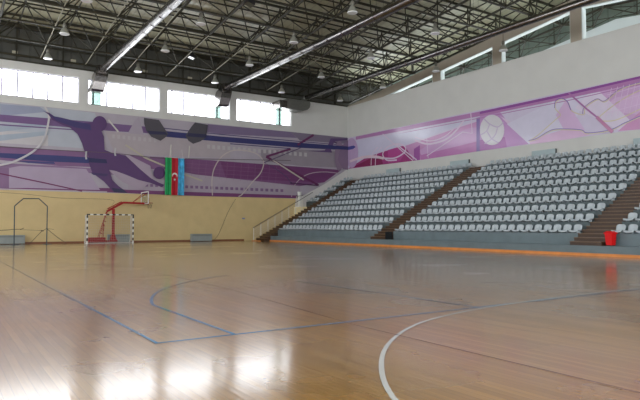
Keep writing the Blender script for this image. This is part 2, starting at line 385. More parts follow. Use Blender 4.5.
# ------------------------------------------------------------------ murals
VM = {}
def vm(rgb, gloss=.55):
    k = (rgb, gloss)
    if k not in VM: VM[k] = mat('mural_%02x%02x%02x_%d' % (rgb+(int(gloss*100),)), rgb, gloss, noise=.04, nscale=1.2)
    return VM[k]
class Mural:
    def __init__(s, plane, gloss): s.mb = MB(); s.mats = []; s.k = 0; s.plane = plane; s.gloss = gloss
    def mi(s, rgb):
        if s.plane == 'y': rgb = tuple(int(v*k+g) for v, g, k in zip(rgb, (8, 6, 6), (.94, .955, .89)))
        else: rgb = tuple(int(v*.84+g*.16) for v, g in zip(rgb, (216, 206, 222)))
        m = vm(rgb, s.gloss)
        if m not in s.mats: s.mats.append(m)
        return s.mats.index(m)
    def off(s): s.k += 1; return .004+.0009*s.k
    def w(s, p, d):
        q = onY(p[0], p[1], L) if s.plane == 'y' else onX(p[0], p[1], W)
        return (q[0], L-d, q[2]) if s.plane == 'y' else (W-d, q[1], q[2])
    def poly(s, pts, rgb): d = s.off(); s.mb.poly([s.w(p, d) for p in pts], s.mi(rgb))
    def wpoly(s, pts, rgb):       # wall coordinates
        d = s.off(); s.mb.poly([((a, L-d, b) if s.plane == 'y' else (W-d, a, b)) for a, b in pts], s.mi(rgb))
    def line(s, pts, w, rgb, smooth=False):   # w in metres
        d = s.off(); P = [s.w(p, d) for p in pts]
        if smooth: P = catmull(P, 6)
        ax = 0 if s.plane == 'y' else 1
        n = len(P); Lf, Rt = [], []
        for i, p in enumerate(P):
            a, b = P[max(i-1, 0)], P[min(i+1, n-1)]
            dx, dz = b[ax]-a[ax], b[2]-a[2]; q = sqrt(dx*dx+dz*dz) or 1; ox, oz = -dz/q*w/2, dx/q*w/2
            def mk(sg):
                v = list(p); v[ax] += sg*ox; v[2] += sg*oz; return tuple(v)
            Lf.append(mk(1)); Rt.append(mk(-1))
        for i in range(n-1): s.mb.poly([Lf[i], Rt[i], Rt[i+1], Lf[i+1]], s.mi(rgb))
    def ell(s, c, rx, ry, rgb, n=28):
        s.poly([(c[0]+rx*cos(2*pi*i/n), c[1]+ry*sin(2*pi*i/n)) for i in range(n)], rgb)

m = Mural('y', .55)
# ground: pale lilac sheet cut by the slanting edge above the stand
diag = [(32.88, 6.55), (30.2, 5.12), (27.45, 3.78)]
x_ = lambda p: p
m.wpoly([(XL+.1, 3.72), (27.2, 3.72)]+[(27.45, 3.78), (30.2, 5.12), (W-.06, 6.66), (W-.06, 9.7), (XL+.1, 9.66)], (176, 166, 190))
# helper for left continuation beyond the picture edge: x<0 pixels work through the same survey
m.poly([(-60, 97), (0, 103), (72, 110), (95, 113), (105, 150), (0, 142), (-60, 138)], (178, 182, 206))
m.poly([(0, 104), (40, 107), (47, 112), (0, 116)], (150, 156, 190))
m.poly([(-60, 128), (48, 133), (48, 146), (-60, 139)], (196, 190, 206))
for a in ((126, 132), (135, 141)): m.poly([(-40, a[0]+8), (0, a[0]), (48, a[0]-4), (48, a[0]), (0, a[1]), (-40, a[1]+8)], (162, 172, 200))
m.poly([(-60, 140), (0, 146), (60, 150), (120, 155), (182, 158), (182, 170), (60, 166), (0, 160), (-60, 158)], (128, 88, 142))
m.poly([(-60, 158), (0, 163), (60, 166), (128, 171), (128, 176), (60, 171), (0, 168.5), (-60, 166)], (140, 108, 156))
m.poly([(-60, 166), (0, 168), (9, 168.5), (9, 190), (-60, 188)], (134, 100, 148))
m.poly([(128, 176), (183, 172), (300, 184), (300, 198.2), (128, 193)], (172, 158, 184))
# upper stripe running the whole wall
m.poly([(-60, 110), (0, 114.5), (90, 121.5), (160, 128), (160, 134), (110, 131), (0, 121.5), (-60, 117)], (112, 82, 140))
m.poly([(-60, 120), (0, 124), (100, 131), (100, 132), (0, 125.4), (-60, 121.5)], (110, 80, 140))
m.poly([(155, 130), (220, 136.4), (300, 142.8), (347.2, 146.5), (347.2, 150.2), (300, 147.8), (220, 141.6), (155, 136)], (44, 46, 112))
m.line([(160, 127.8), (220, 134.4), (300, 141.5), (345, 145.3)], .07, (70, 60, 116)); m.line([(160, 137.3), (220, 143), (290, 148.5)], .08, (70, 60, 116))
m.poly([(208, 124.2), (290, 131.8), (297, 138), (220, 134), (200, 131)], (122, 104, 148))
m.poly([(290, 131.8), (347.2, 137.8), (347.2, 144), (300, 140.5)], (124, 112, 142))
m.poly([(260, 150), (290, 149), (347, 152), (347, 168), (300, 166), (262, 161)], (150, 140, 160))
# pale lower pieces right of the figure
m.poly([(128, 133), (135, 120), (139, 117), (150, 158), (128, 155)], (170, 158, 184))
m.poly([(105, 131), (230, 143), (230, 158), (115, 154)], (176, 164, 182))
# purple bands right
m.poly([(183, 158.5), (220, 161), (310, 168), (340.5, 170.5), (323, 182.6), (300, 186), (195, 174.5), (183, 172)], (122, 74, 130))
m.poly([(220, 161), (310, 167.5), (341, 170), (324, 182.4), (300, 181.5), (226, 178)], (110, 52, 112))
m.poly([(-60, 184), (0, 188), (107, 188), (128, 189.8), (200, 192.3), (296, 195.4), (301, 194.6), (297, 198.4), (200, 196.2), (110, 192.6), (0, 189.6), (-60, 187)], (112, 52, 112))
m.poly([(-60, 185), (0, 188.4), (107, 191.4), (107, 192.4), (0, 189.6), (-60, 187)], (190, 176, 200))
m.poly([(20, 166), (86, 169), (100, 190), (9, 187.5), (9, 168)], (174, 156, 192))
# navy streaks at the left
m.poly([(-60, 148), (0, 153), (52, 155.2), (108, 158.6), (107, 164), (50, 161.6), (0, 157.6), (-60, 153)], (46, 52, 118))
m.poly([(15, 160.6), (54, 162), (55, 164), (28, 163)], (62, 62, 130))
m.line([(-40, 166.5), (0, 173.6), (45, 183), (82, 191.2)], .09, (108, 36, 92))
# rows of squares
for i in range(20): 
    x = 207+i*5.1; y = 144.7+i*.42
    m.poly([(x, y), (x+2.7, y+.2), (x+2.7, y+4), (x, y+3.8)], (188, 182, 196))
for i in range(9):
    x = 112+i*5.2; y = 134.5+i*.5; m.poly([(x, y), (x+2.7, y+.2), (x+2.7, y+4), (x, y+3.8)], (184, 174, 192))
for i in range(29):
    x = 140+i*5; y = 183.6+i*.2; m.poly([(x, y), (x+2.8, y+.1), (x+2.8, y+2.9), (x, y+2.8)], (128, 96, 146))
# faint lattice
for i in range(14): m.line([(185+i*7, 160+i*.5), (184+i*7, 176+i*.6)], .02, (144, 100, 148))
for i in range(3): m.line([(185, 163.5+i*4), (290, 170.5+i*4)], .02, (144, 100, 148))
# pale rings
m.line([(44, 106), (48.5, 115), (47.5, 126), (44, 138), (36, 149), (24, 157), (8, 163.5), (-15, 167)], .13, (206, 200, 214), True)
m.line([(46, 130), (42, 143), (33, 152), (18, 160), (0, 164.5)], .07, (190, 186, 210), True)
m.line([(212, 195.5), (211.5, 180), (214, 168), (221, 157), (231, 151), (243, 150.5), (256, 154), (263, 162), (260, 173), (252, 182), (242, 194), (238, 196.5)], .09, (198, 184, 192), True)
m.line([(291, 197), (292, 191), (295, 184), (302, 177), (312, 173), (325, 172), (339, 173.5)], .08, (178, 158, 180), True)
m.line([(125, 145), (145, 158), (183, 174), (202, 181)], .13, (186, 176, 168))
m.line([(108, 120), (118, 132)], .12, (206, 200, 208))
# silhouette of the player and the ball
m.poly([(112, 150), (128, 155), (150, 166), (153, 180), (140, 190), (122, 182), (108, 170)], (172, 154, 184))
fig = (82, 50, 110)
m.poly([(42.5, 111), (45, 112), (49, 113), (54, 116.5), (62, 118), (72, 120.5), (84, 123.5), (91, 124), (91, 131), (101, 137), (103.5, 143), (104, 150), (112, 153), (125, 155.5), (133, 163), (140, 169.5), (150, 178), (158, 182.5), (164, 185), (161, 187), (150, 183), (138, 180), (126, 175), (115, 171), (108, 169.8), (110, 178), (118, 186), (125, 191), (127, 193), (113, 192), (103, 181), (92, 173), (88.5, 163), (88, 153), (84, 151), (81, 141), (77, 134), (70, 128), (62, 125), (52, 120), (48, 114.5)], fig)
m.poly([(84, 123), (92, 122.5), (100, 128), (103.5, 137), (104.5, 152), (88, 156), (80, 140), (74, 127)], fig); m.poly([(88, 154), (110, 153), (109, 170), (112, 180), (104, 182), (92, 173)], fig); m.ell((99.2, 124), 7.2, 7.8, fig); m.ell((158.8, 173), 5.8, 6.2, (84, 48, 108))
m.poly([(48, 114), (54, 116.5), (72, 121), (90, 124.5), (91, 130.5), (74, 127.5), (56, 121)], (56, 46, 110))
m.poly([(88, 158), (106, 159.5), (107, 163.5), (88.5, 162.5)], (34, 32, 88))
m.poly([(111, 188), (122, 189), (127, 193), (114, 192.2)], (44, 40, 84))
m.poly([(90, 172.6), (108, 174), (106, 176.5), (93, 175)], (60, 44, 100))
# grey shields hanging into the stripe
m.poly([(143.5, 118), (158.5, 120.2), (163, 127), (167.5, 134), (165, 137.5), (160, 141), (151, 137), (146, 131), (143.8, 124)], (74, 70, 84))
m.poly([(207.3, 125), (194.5, 122.6), (190, 128), (185, 136), (188, 141), (192.6, 144), (200, 141.5), (205, 138), (206.5, 131)], (70, 66, 80))
m.poly([(146.5, 130.8), (165, 132), (167, 135), (150, 134.5)], (40, 38, 80)); m.poly([(188, 133.2), (206, 134.5), (205, 138), (186, 136.5)], (40, 38, 80))
# zigzag lines
mar = (98, 34, 92)
m.line([(313, 135), (297, 145)], .2, mar); m.line([(290, 149), (265.5, 156.8)], .18, mar); m.line([(265.5, 156.8), (318, 185.4)], .2, mar)
m.line([(271, 159.5), (303, 180)], .13, (196, 184, 188))
m.line([(300, 148), (263.5, 162.8), (276, 169.5), (286, 177), (290.5, 183.2)], .07, (82, 60, 110)); m.line([(290.5, 183.2), (318, 185.6)], .1, (76, 34, 84)); m.ell((290.6, 183.2), 1.2, .9, (70, 34, 84))
m.poly([(304.5, 151), (324, 150.5), (327, 146), (330, 138.5), (347, 138.5), (347, 140), (334, 141.5), (330, 149), (331.5, 152.8)], (92, 66, 122))
m.line([(333, 142), (345, 147.5)], .12, (80, 50, 100))
m.ell((338.5, 156), 4.5, 15, (140, 118, 150)); m.poly([(340, 147), (347.3, 140), (347.3, 170), (342, 169), (337, 160)], (132, 108, 146))
m.poly([(300, 143), (347.3, 146.6), (347.3, 150), (300, 147.6)], (40, 44, 108))
# cable seam and pale drips
m.line([(-60, 141), (0, 146.8), (60, 150.5), (110, 153), (160, 158.5), (220, 159.4), (290, 160.6)], .05, (92, 76, 92))
for p in ((86, 151.5), (115, 148)): m.line([p, (p[0]-.6, p[1]+5), (p[0], p[1]+8)], .12, (190, 188, 204))
for p in ((170.5, 144.8), (189, 146)): m.line([p, (p[0]-1, p[1]+12)], .1, (206, 200, 206))
o = m.mb.build('wall_mural', m.mats); tag(o, 'purple painted sports mural with a leaping player on the end wall under the windows', 'mural')
o['kind'] = 'thing'

m = Mural('x', .17)
m.wpoly([(L-.065, 6.66), (5, 6.66), (5, 9.66), (L-.065, 9.66)], (206, 196, 218))
m.poly([(348, 168.8), (366, 157.5), (384, 151.5), (402, 146), (405, 146), (414, 160.8)], (150, 36, 104))
m.poly([(352, 167.6), (372, 157.5), (381, 155), (383, 164.3)], (118, 14, 62))
m.poly([(388, 150), (402, 146), (406, 152), (400, 161), (388, 163)], (172, 52, 126))
m.poly([(405, 146), (460, 127), (479, 121), (479, 151.2), (414, 160.8)], (196, 134, 186))
m.poly([(414, 149), (420, 145), (420, 160), (414, 160.8)], (150, 70, 146))
m.poly([(420, 154), (479, 141), (479, 151.2), (421, 160)], (184, 110, 172))
m.poly([(420, 150), (440, 138), (470, 128), (479, 127), (479, 141), (421, 155)], (200, 152, 200))
m.poly([(476.5, 118), (480.5, 117), (481, 151), (476.5, 151.6)], (120, 92, 160))
m.poly([(480, 116), (500, 112), (512, 127), (529, 144), (480, 151)], (186, 132, 190))
m.poly([(480, 140), (505, 137), (507, 147.3), (480, 151)], (164, 92, 164))
m.poly([(500, 116), (505, 121), (529, 144), (545, 142), (515, 124)], (214, 190, 216))
m.poly([(529, 144), (507, 124), (560, 98), (569, 97), (587, 95), (567, 139.5)], (212, 206, 226))
m.poly([(556, 115), (566, 100), (585, 130), (569, 139)], (212, 176, 214))
m.poly([(529, 140), (569, 128), (590, 135), (567, 139.5), (530, 144.5)], (214, 174, 208))
m.poly([(587, 95), (600, 86), (640, 76.5), (700, 62), (700, 121), (640, 129.4), (625, 131)], (204, 160, 204))
m.poly([(600, 110), (615, 98), (640, 92), (700, 76), (700, 100), (640, 115)], (214, 178, 214))
m.poly([(575, 108), (588, 94), (600, 92), (640, 129.4), (622, 131.5)], (220, 208, 226))
m.poly([(618, 131.2), (640, 112), (700, 98), (700, 121), (640, 129.4)], (204, 140, 186))
# top band
m.poly([(356, 136.6), (420, 123.4), (490, 109.5), (570, 92.3), (640, 76.4), (700, 62), (700, 68), (640, 83), (570, 98), (490, 114.3), (420, 127.5), (356, 139.8)], (172, 112, 168))
m.poly([(480, 111.6), (560, 94.5), (700, 62.4), (700, 64.6), (560, 97.2), (480, 114.2)], (132, 60, 140))
m.line([(358, 142.2), (420, 129.6), (490, 116.2), (570, 100.2), (660, 80)], .05, (168, 108, 166))
m.poly([(348, 150), (357, 140.5), (420, 130.2), (476, 119.6), (470, 122), (404, 145.2), (380, 152.2), (366, 157), (348, 168)], (204, 200, 222))
# bright washed area
# overlaps from the corner: ellipse, navy tail
m.ell((352, 153), 6.5, 15, (188, 156, 196)); m.poly([(347.6, 146.8), (354, 145.5), (356, 147), (353, 149.2), (347.6, 150.2)], (60, 60, 140))
# swirls
wh = (220, 198, 220)
m.line([(355, 160), (368, 157.5), (382, 158), (395, 158), (405, 152), (405, 146.5), (398, 144), (388, 147), (383, 154), (387, 160), (397, 160)], .12, wh, True)
m.line([(350, 161.5), (362, 157.5), (374, 156.5), (384, 158.5)], .22, (222, 196, 206), True)
for x in (371.3, 375.5): m.line([(x, 165.5), (x+.7, 156), (x+4, 150), (x+7, 147)], .08, wh, True)
m.line([(383, 134), (413, 160.5)], .08, wh); m.line([(396, 144), (417, 160)], .1, wh)
m.line([(427, 156), (463, 132), (472.5, 133.5), (471, 112)], .08, wh)
m.line([(427, 138), (428.5, 158)], .06, wh)
m.line([(415, 140), (428, 144), (445, 140), (456, 131), (464, 121)], .14, wh, True); m.line([(415, 137), (430, 141), (444, 137), (454, 129)], .08, wh, True)
# ball
m.ell((492.4, 130), 12.2, 15.2, (214, 210, 214))
for P in ([(484, 118.5), (490, 124), (498, 127), (504, 122)], [(490, 124), (487, 131), (481, 135)], [(498, 127), (496, 134), (492, 139), (485, 143.5)], [(492, 139), (499, 143)], [(487, 131), (492, 139)]):
    m.line(P, .09, (190, 172, 200), True)
# outline drawing of reaching hands
def outl(P, c): m.line(P, .05, c, True)
H1 = [(529, 140), (538, 134), (555, 119), (560, 114), (555, 108), (556, 101), (562, 98.5), (568, 102), (571, 110), (583, 114), (585, 107), (597, 99), (605, 101), (620, 89), (641, 82)]
outl([(p[0]+.8, p[1]+.8) for p in H1], (214, 202, 150)); outl(H1[4:9], (110, 90, 170)); outl(H1[9:], (150, 120, 176))
H2 = [(529, 140.5), (537, 138.5), (552, 130), (567, 129), (582, 130), (588, 133), (610, 130), (625, 123), (641, 116)]
outl([(p[0], p[1]+.9) for p in H2], (216, 206, 160)); outl(H2, (130, 110, 186))
outl([(641, 90), (627, 97), (612, 107), (599, 119), (615, 120.5), (641, 109)], (216, 206, 150))
m.line([(569, 93), (587, 109), (597, 117)], .1, (170, 104, 164)); m.line([(597, 117), (613, 132.3)], .2, (194, 126, 166))
for i in range(6): m.line([(612+6*i, 88-1.2*i), (606+6*i, 118-1.2*i)], .03, (222, 196, 224))
for i in range(3): m.line([(608, 95+9*i), (645, 85+9*i)], .03, (222, 196, 224))
o = m.mb.build('wall_mural', m.mats); tag(o, 'glossy pink and lilac mural band with a pale ball, high above the stand seats', 'mural')
o['kind'] = 'thing'

# white panel and pier on the end wall beside the stand
mb = MB().prism([(27.0, 2.94), (30.2, 2.94), (32.85, 6.5), (32.85, 2.94)][:0] or [(27.1, 2.95), (32.86, 2.95), (32.86, 6.64), (30.2, 5.1), (27.45, 3.78), (27.1, 3.7)], L-.03, L-.003)
struct('trim_5', mb, M_grey_plaster, 'slanting white painted strip beside the stand on the end wall')
mb = MB().tube([(27.3, L-.35, 2.93), (27.3, L-.35, 4.25)], .17, 12).tube([(27.3, L-.35, 4.25), (27.3, L-.35, 4.3)], .2, 12)
tag(mb.build('vent_pipe', M_wht, None), 'short white upright pipe at the head of the railing by the end wall', 'pipe')

# ------------------------------------------------------------------ stand
PF = 22.9; PZ = .42; T0 = 23.57; DX = .93; RZ = .5; Z0 = .93
tx = lambda k: T0+DX*k; tz = lambda k: Z0+RZ*k
struct('trim_6', MB().box(PF, T0-.004, YN, 42.05, 0, PZ), M_conc, 'grey concrete plinth along the front of the stand')
blocks = [('far', 43.42, L-.05, 4), ('left', 29.0, 41.93, 0), ('mid', 15.16, 27.5, 0), ('near', 3.0, 13.7, 0)]
lab = {'far': 'small grey concrete seating terrace wedged between the end wall and left stairs',
       'left': 'grey stepped concrete terrace between the left and middle brown stairs',
       'mid': 'grey stepped concrete terrace between the middle and right brown stairs',
       'near': 'grey stepped concrete terrace right of the right-hand brown stairs'}
for nm, y0, y1, k0 in blocks:
    e = empty('seating_terrace', lab[nm], 'terrace', (T0, (y0+y1)/2, 0), 'concrete seating terraces')
    for k in range(k0, 10):
        x1 = tx(k+1) if k < 9 else W-.003
        if nm == 'far' and k == 4:
            t = MB().box(26.9, x1, y0, y1, 0, tz(4)-.06, 0).box(26.86, x1, y0, y1, tz(4)-.06, tz(4), 0).build('landing', M_marble, e); t['label'] = 'cream landing block'
        else:
            MB().box(tx(k), x1, y0, y1, 0, tz(k)).build('tier', M_conc_dk if k else M_conc, e)
# stairs
def stairs(y0, y1, label, extra=0):
    e = empty('staircase', label, 'stairs', (PF, (y0+y1)/2, 0 if extra else PZ), 'brown staircases of the stand')
    n = 0; i = -extra
    mb = MB(); x = 22.95+.31*i; top = tz(9)
    zb0 = 0 if extra else PZ
    while True:
        z = PZ+RZ/3*(i+1)+.003
        x0 = 22.95+.31*i; last = z >= top-.01
        z = min(z, top)
        if not last:
            zb = zb0 if x0 < T0-.35 else (0 if extra else zb0)
            mb.box(x0, x0+.31, y0, y1, zb, z-.04, 0).box(x0-.025, x0+.31, y0, y1, z-.04, z, 1)
        else:
            mb.box(x0, W-.005, y0, y1, zb0, z-.04, 0).box(x0-.025, W-.005, y0, y1, z-.04, z, 1); break
        i += 1
    mb.build('flight', [M_riser, M_tread], e)
    return e
s1 = stairs(41.96, 43.38, 'brown staircase farthest left, next to the metal railing and end wall', 2)
s2 = stairs(27.55, 28.97, 'brown staircase in the middle, between two large banks of seats', 0)
s3 = stairs(13.72, 15.14, 'brown staircase at right with the red bin at its foot', 0)
MB().box(22.96, 23.5, 27.502, 27.546, PZ, .9).build('gap_shade_panel', M_black, s2)  # black sheet stands in for the shadowed gap between stairs and terrace
# bin
bx, by = 23.21, 13.47
b = empty('waste_bin', 'red plastic waste bin at the foot of the right-hand stairs', 'bin', (bx, by, PZ))
def frus(w0, d0, z0, w1, d1, z1, mb=None, mi=0):
    mb = mb or MB()
    mb.hexa([(bx-w0, by-d0, z0), (bx+w0, by-d0, z0), (bx+w0, by+d0, z0), (bx-w0, by+d0, z0), (bx-w1, by-d1, z1), (bx+w1, by-d1, z1), (bx+w1, by+d1, z1), (bx-w1, by+d1, z1)], mi); return mb
frus(.135, .125, PZ+.03, .165, .155, PZ+.5).build('bin_body', M_redbin, b)
mb = frus(.2, .185, PZ+.5, .2, .185, PZ+.54); frus(.2, .185, PZ+.54, .11, .1, PZ+.61, mb); mb.build('bin_lid', M_redbin, b)
mb = MB()
for sx in (-1, 1):
    for sy in (-1, 1): MB().box(bx+sx*.09-.025, bx+sx*.09+.025, by+sy*.08-.025, by+sy*.08+.025, PZ, PZ+.032).build('bin_foot', M_black, b)


# seats
prof = [(-.235, -.01, .21), (-.225, .04, .22), (-.12, .05, .222), (.0, .035, .215), (.10, .045, .20), (.155, .10, .188), (.18, .17, .196), (.2, .25, .192), (.21, .295, .155), (.212, .32, .085)]
def seat_mesh():
    mb = MB(); nu = 6; V = []
    for side in (0, 1):
        for j, (x, z, hw) in enumerate(prof):
            for i in range(nu+1):
                u = -1+2*i/nu; cup = .035*(u*u)
                if j <= 4: p = [x, u*hw, z+cup*.9]
                else: p = [x-cup*1.3, u*hw, z]
                th = .03*side
                if j <= 4: p[2] -= th
                else: p[0] += th
                V.append(tuple(p))
    mb.v = V; n = nu+1; J = len(prof); off = n*J
    def q(a, b, c, d): mb.f.append((a, b, c, d)); mb.m.append(0)
    for j in range(J-1):
        for i in range(nu):
            a = j*n+i; q(a, a+n, a+n+1, a+1); a += off; q(a, a+1, a+n+1, a+n)
    for j in range(J-1):
        a = j*n; q(a, a+off, a+n+off, a+n); a = j*n+nu; q(a, a+n, a+n+off, a+off)
    for i in range(nu):
        a = i; q(a, a+1, a+1+off, a+off); a = (J-1)*n+i; q(a, a+off, a+1+off, a+1)
    # mounting feet under the shell
    for s in (-.13, .13): mb.box(-.12, .1, s-.02, s+.02, -.005-.055+.0, .03)
    return mb
SEATH = .065
proto = seat_mesh().build('stand_seat', M_seat, smooth=True); smesh = proto.data
smesh.polygons.foreach_set('use_smooth', [True]*(len(smesh.polygons)-12)+[False]*12)
ordn = ['first','second','third','fourth','fifth','sixth','seventh','eighth','ninth','tenth','eleventh','twelfth','thirteenth']
pos = []
def row(blk, k, ya, yb, n):
    for i in range(n):
        y = ya+(yb-ya)*i/(n-1) if n > 1 else ya
        if blk == 'left':
            t = (ordn[i]+' right of the left stairs') if i < 12 else (ordn[n-1-i]+' left of the middle stairs')
        elif blk == 'mid':
            t = (ordn[i]+' right of the middle stairs') if i < 12 else (ordn[n-1-i]+' left of the right-hand stairs')
        elif blk == 'near': t = ordn[i]+' right of the right-hand stairs'
        else: t = ordn[i]+' from the end wall, beside the left stairs'
        r = 'front row' if k == 0 else ('top row' if k == 9 else ordn[k]+' row up')
        pos.append((sqrt((tx(k)+.25)**2+y*y), tx(k)+.265, y, tz(k)+SEATH, 'grey plastic seat in %s, %s' % (r, t), blk, k))
for k in range(10):
    row('left', k, 41.6, 29.27, 25); row('mid', k, 27.2, 15.42, 24)
    ylim = tx(k)/1.93 ; row('near', k, 13.46, 13.46-.51*3, 4)
    if k >= 5: row('far', k, 44.7, 43.7, 3)
def seen(p):
    x, y = p[1], p[2]; az = math.atan2(x, y)-YAW
    return 320+F*tan(az) < 652
pos = sorted([p for p in pos if seen(p)])
GRP = {'left': 'seats between the left and middle stairs', 'mid': 'seats between the middle and right-hand stairs', 'near': 'seats right of the right-hand stairs', 'far': 'seats by the end wall'}
for i, p in enumerate(pos[:300]):
    o = proto if i == 0 else proto.copy()
    if i: C.objects.link(o)
    o.location = p[1:4]; o.name = 'stand_seat'
    tag(o, p[4], 'seat', GRP[p[5]])
mb = MB()
base = [tuple(v.co) for v in smesh.vertices]; fc = [tuple(f.vertices) for f in smesh.polygons]
for p in pos[300:]:
    n = len(mb.v); mb.v += [(a+p[1], b_+p[2], c+p[3]) for a, b_, c in base]; mb.f += [tuple(n+i for i in f) for f in fc]; mb.m += [0]*len(fc)
o = mb.build('distant_seats', M_seat, smooth=True); tag(o, 'remaining rows of small grey plastic seats in the farther left bank of the stand', 'seats', kind='stuff')

# railing of the left stairs
ry = 43.42+.03
e = empty('stair_railing', 'pale metal railing with dark handrail on the open side of the left stairs', 'railing', (22.0, ry-.03, 0))
sx0, sx1 = 22.1, 26.8
sz = lambda x: max(.0, .42+(x-22.95)*(.5/.93)+.1)
ry = 43.40
for i in range(8):
    x = sx0+(sx1-sx0)*i/7
    MB().tube([(x, ry, 0 if i == 0 else sz(x)-.05), (x, ry, sz(x)+1.02)], .024, 6).build('post', M_rail, e)
mb = MB()
for q in range(1, 6): mb.tube([(sx0, ry, sz(sx0)+.17*q-.02), (sx1, ry, sz(sx1)+.17*q-.02)], .013, 5)
mb.build('infill_rail', M_rail, e)
MB().tube([(sx0-.03, ry, sz(sx0)+1.03), (sx1, ry, sz(sx1)+1.03), (27.9, ry, sz(27.9)+1.03)], .028, 8).build('handrail', M_hand, e)
e = empty('landing_railing', 'short level metal railing on the cream landing by the end wall', 'railing', (26.95, 43.5, 2.93))
for y in (43.5, 44.15, 44.6):
    MB().tube([(26.95, y, 2.93), (26.95, y, 3.9)], .022, 6).build('post', M_rail, e)
MB().tube([(26.95, 43.48, 3.9), (26.95, 44.62, 3.9)], .028, 8).build('handrail', M_hand, e)
mb = MB()
for q in range(1, 4): mb.tube([(26.95, 43.5, 2.95+.22*q), (26.95, 44.6, 2.95+.22*q)], .009, 5)
mb.build('infill_rail', M_rail, e)

# convectors: along the end wall floor and on the wall above the stand
def convector(label, x0, x1, y0, y1, z0, z1, face, group):
    e = empty('convector_heater', label, 'heater', ((x0+x1)/2, (y0+y1)/2, z0), group)
    m1 = M_rad if face == 'y' else M_radl
    MB().box(x0, x1, y0, y1, z0+.04, z1, 0).build('casing', [m1], e)
    mb = MB()
    if face == 'y':
        for x in (x0+.15, x1-.15): mb.box(x-.04, x+.04, y0+.05, y1-.05, z0, z0+.045)
        g = MB()
        for q in range(3): g.box(x0+.1, x1-.1, y0-.008, y0+.004, z1-.14+.035*q, z1-.125+.035*q)
        g.build('grille', M_side, e)
    else:
        for y in (y0+.15, y1-.15): mb.box(x0+.05, x1-.05, y-.04, y+.04, z0, z0+.045)
        MB().box(x0, x1, y0-.012, y0, z0+.04, z1).build('end_panel', M_side, e)
    mb.build('foot', M_side, e)
convector('grey box convector at the foot of the end wall, left of the arch frame', 3.3, 5.25, 44.62, 44.93, 0, .62, 'y', 'heaters along the end wall')
convector('grey box convector behind the goal at the foot of the end wall', 10.75, 12.35, 44.62, 44.93, 0, .62, 'y', 'heaters along the end wall')
convector('grey box convector alone on the floor below the right side of the flag', 17.2, 18.95, 44.62, 44.93, 0, .6, 'y', 'heaters along the end wall')
tt = tz(9)
for a, b, l in ((37.35, 39.1, 'left'), (29.7, 31.55, 'second'), (22.5, 24.25, 'third'), (15.8, 17.55, 'right')):
    nm = {'left': 'pale heater box on the wall behind the top row, nearest the corner', 'second': 'pale heater box behind the top row, just left of the middle stairs head',
          'third': 'pale heater box behind the top row, below the outline of reaching hands', 'right': 'pale heater box behind the top row, cut by the right edge of view'}[l]
    e = convector(nm, W-.17, W-.006, a, b, tt, tt+.72, 'x', 'heaters behind the top row')

# ------------------------------------------------------------------ goal
gy = 42.6; gx0, gx1, gh = 8.86, 12.0, 2.08
g = empty('handball_goal', 'black and white striped handball goal standing before the cream end wall', 'goal', ((gx0+gx1)/2, gy, 0))
def striped(name, p0, p1, n, start, par):
    mb = MB(); hw = .04
    for i in range(n):
        a = [p0[k]+(p1[k]-p0[k])*i/n for k in range(3)]; b_ = [p0[k]+(p1[k]-p0[k])*(i+1)/n for k in range(3)]
        lo = [min(a[k], b_[k]) for k in range(3)]; hi = [max(a[k], b_[k]) for k in range(3)]
        for k in range(3):
            if lo[k] == hi[k]: lo[k] -= hw; hi[k] += hw
        mb.box(lo[0], hi[0], lo[1], hi[1], lo[2], hi[2], (i+start) % 2)
    return mb.build(name, [M_wht, M_black], par)
striped('post', (gx0, gy, 0), (gx0, gy, gh-.08), 10, 0, g); striped('post', (gx1, gy, 0), (gx1, gy, gh-.08), 10, 0, g)
striped('crossbar', (gx0-.04, gy, gh-.04), (gx1+.04, gy, gh-.04), 15, 1, g)
mb = MB()
for x in (gx0, gx1):
    mb.tube([(x, gy+.04, gh-.05), (x, gy+.6, gh-.12), (x, gy+.82, .03), (x, gy+.04, .03)], .02, 6)
mb.tube([(gx0, gy+.82, .03), (gx1, gy+.82, .03)], .02, 6)
mb.build('back_frame', M_wht, g)
mb = MB(); r = .005
nx = 24; nz = 16
def back(t, s):  # t along width, s from top to bottom
    y = gy+.6+.22*s; z = gh-.12-(gh-.15)*s; return (gx0+(gx1-gx0)*t, y, z)
for i in range(nx+1): mb.tube([(gx0+(gx1-gx0)*i/nx, gy+.05, gh-.06), back(i/nx, 0), back(i/nx, 1)], r, 3, caps=False)
for j in range(nz+1): mb.tube([(gx0, gy+.05, max(.03, gh-.06-(gh-.1)*j/nz)), back(0, j/nz), back(1, j/nz), (gx1, gy+.05, max(.03, gh-.06-(gh-.1)*j/nz))], r, 3, caps=False)
for i in range(1, 7):
    for x in (gx0, gx1): mb.tube([(x, gy+.05+.55*i/7, gh-.06-.01*i), (x, gy+.05+.77*i/7, .03)], r, 3, caps=False)
mb.build('net', M_net, g)

# ------------------------------------------------------------------ parked basketball hoop (red)
hy = 43.95
P = lambda px, py, y=hy: onY(px, py, y)
h = empty('basketball_hoop', 'red portable basketball hoop parked behind the goal by the end wall', 'basketball hoop', (9.8, hy, 0))
xa = P(88, 240)[0]; xb = P(104, 240)[0]; xm = P(113, 240)[0]
MB().box(xa, xb, hy-.45, hy+.45, .08, .42).box(xb, xm+.3, hy-.1, hy+.1, .08, .2).build('base', M_red, h)
mb = MB()
for x in (xa+.2, xb-.15, xm+.2):
    for y in (-.08, .08) if x > xb else (-.38, .38): mb.tube([(x, hy+y-.02, .06), (x, hy+y+.02, .06)], .06, 10)
mb.build('wheel', M_black, h)
tm = P(113.3, 209)
MB().prism([(xm-.24, .2), (xm+.24, .2), (xm+.1, .62), (xm-.1, .62)], hy-.12, hy+.12).tube([(xm, hy, .5), (xm, hy, tm[2])], .1, rect=(.18, .16), up=(0, 1, 0)).build('mast', M_red, h)
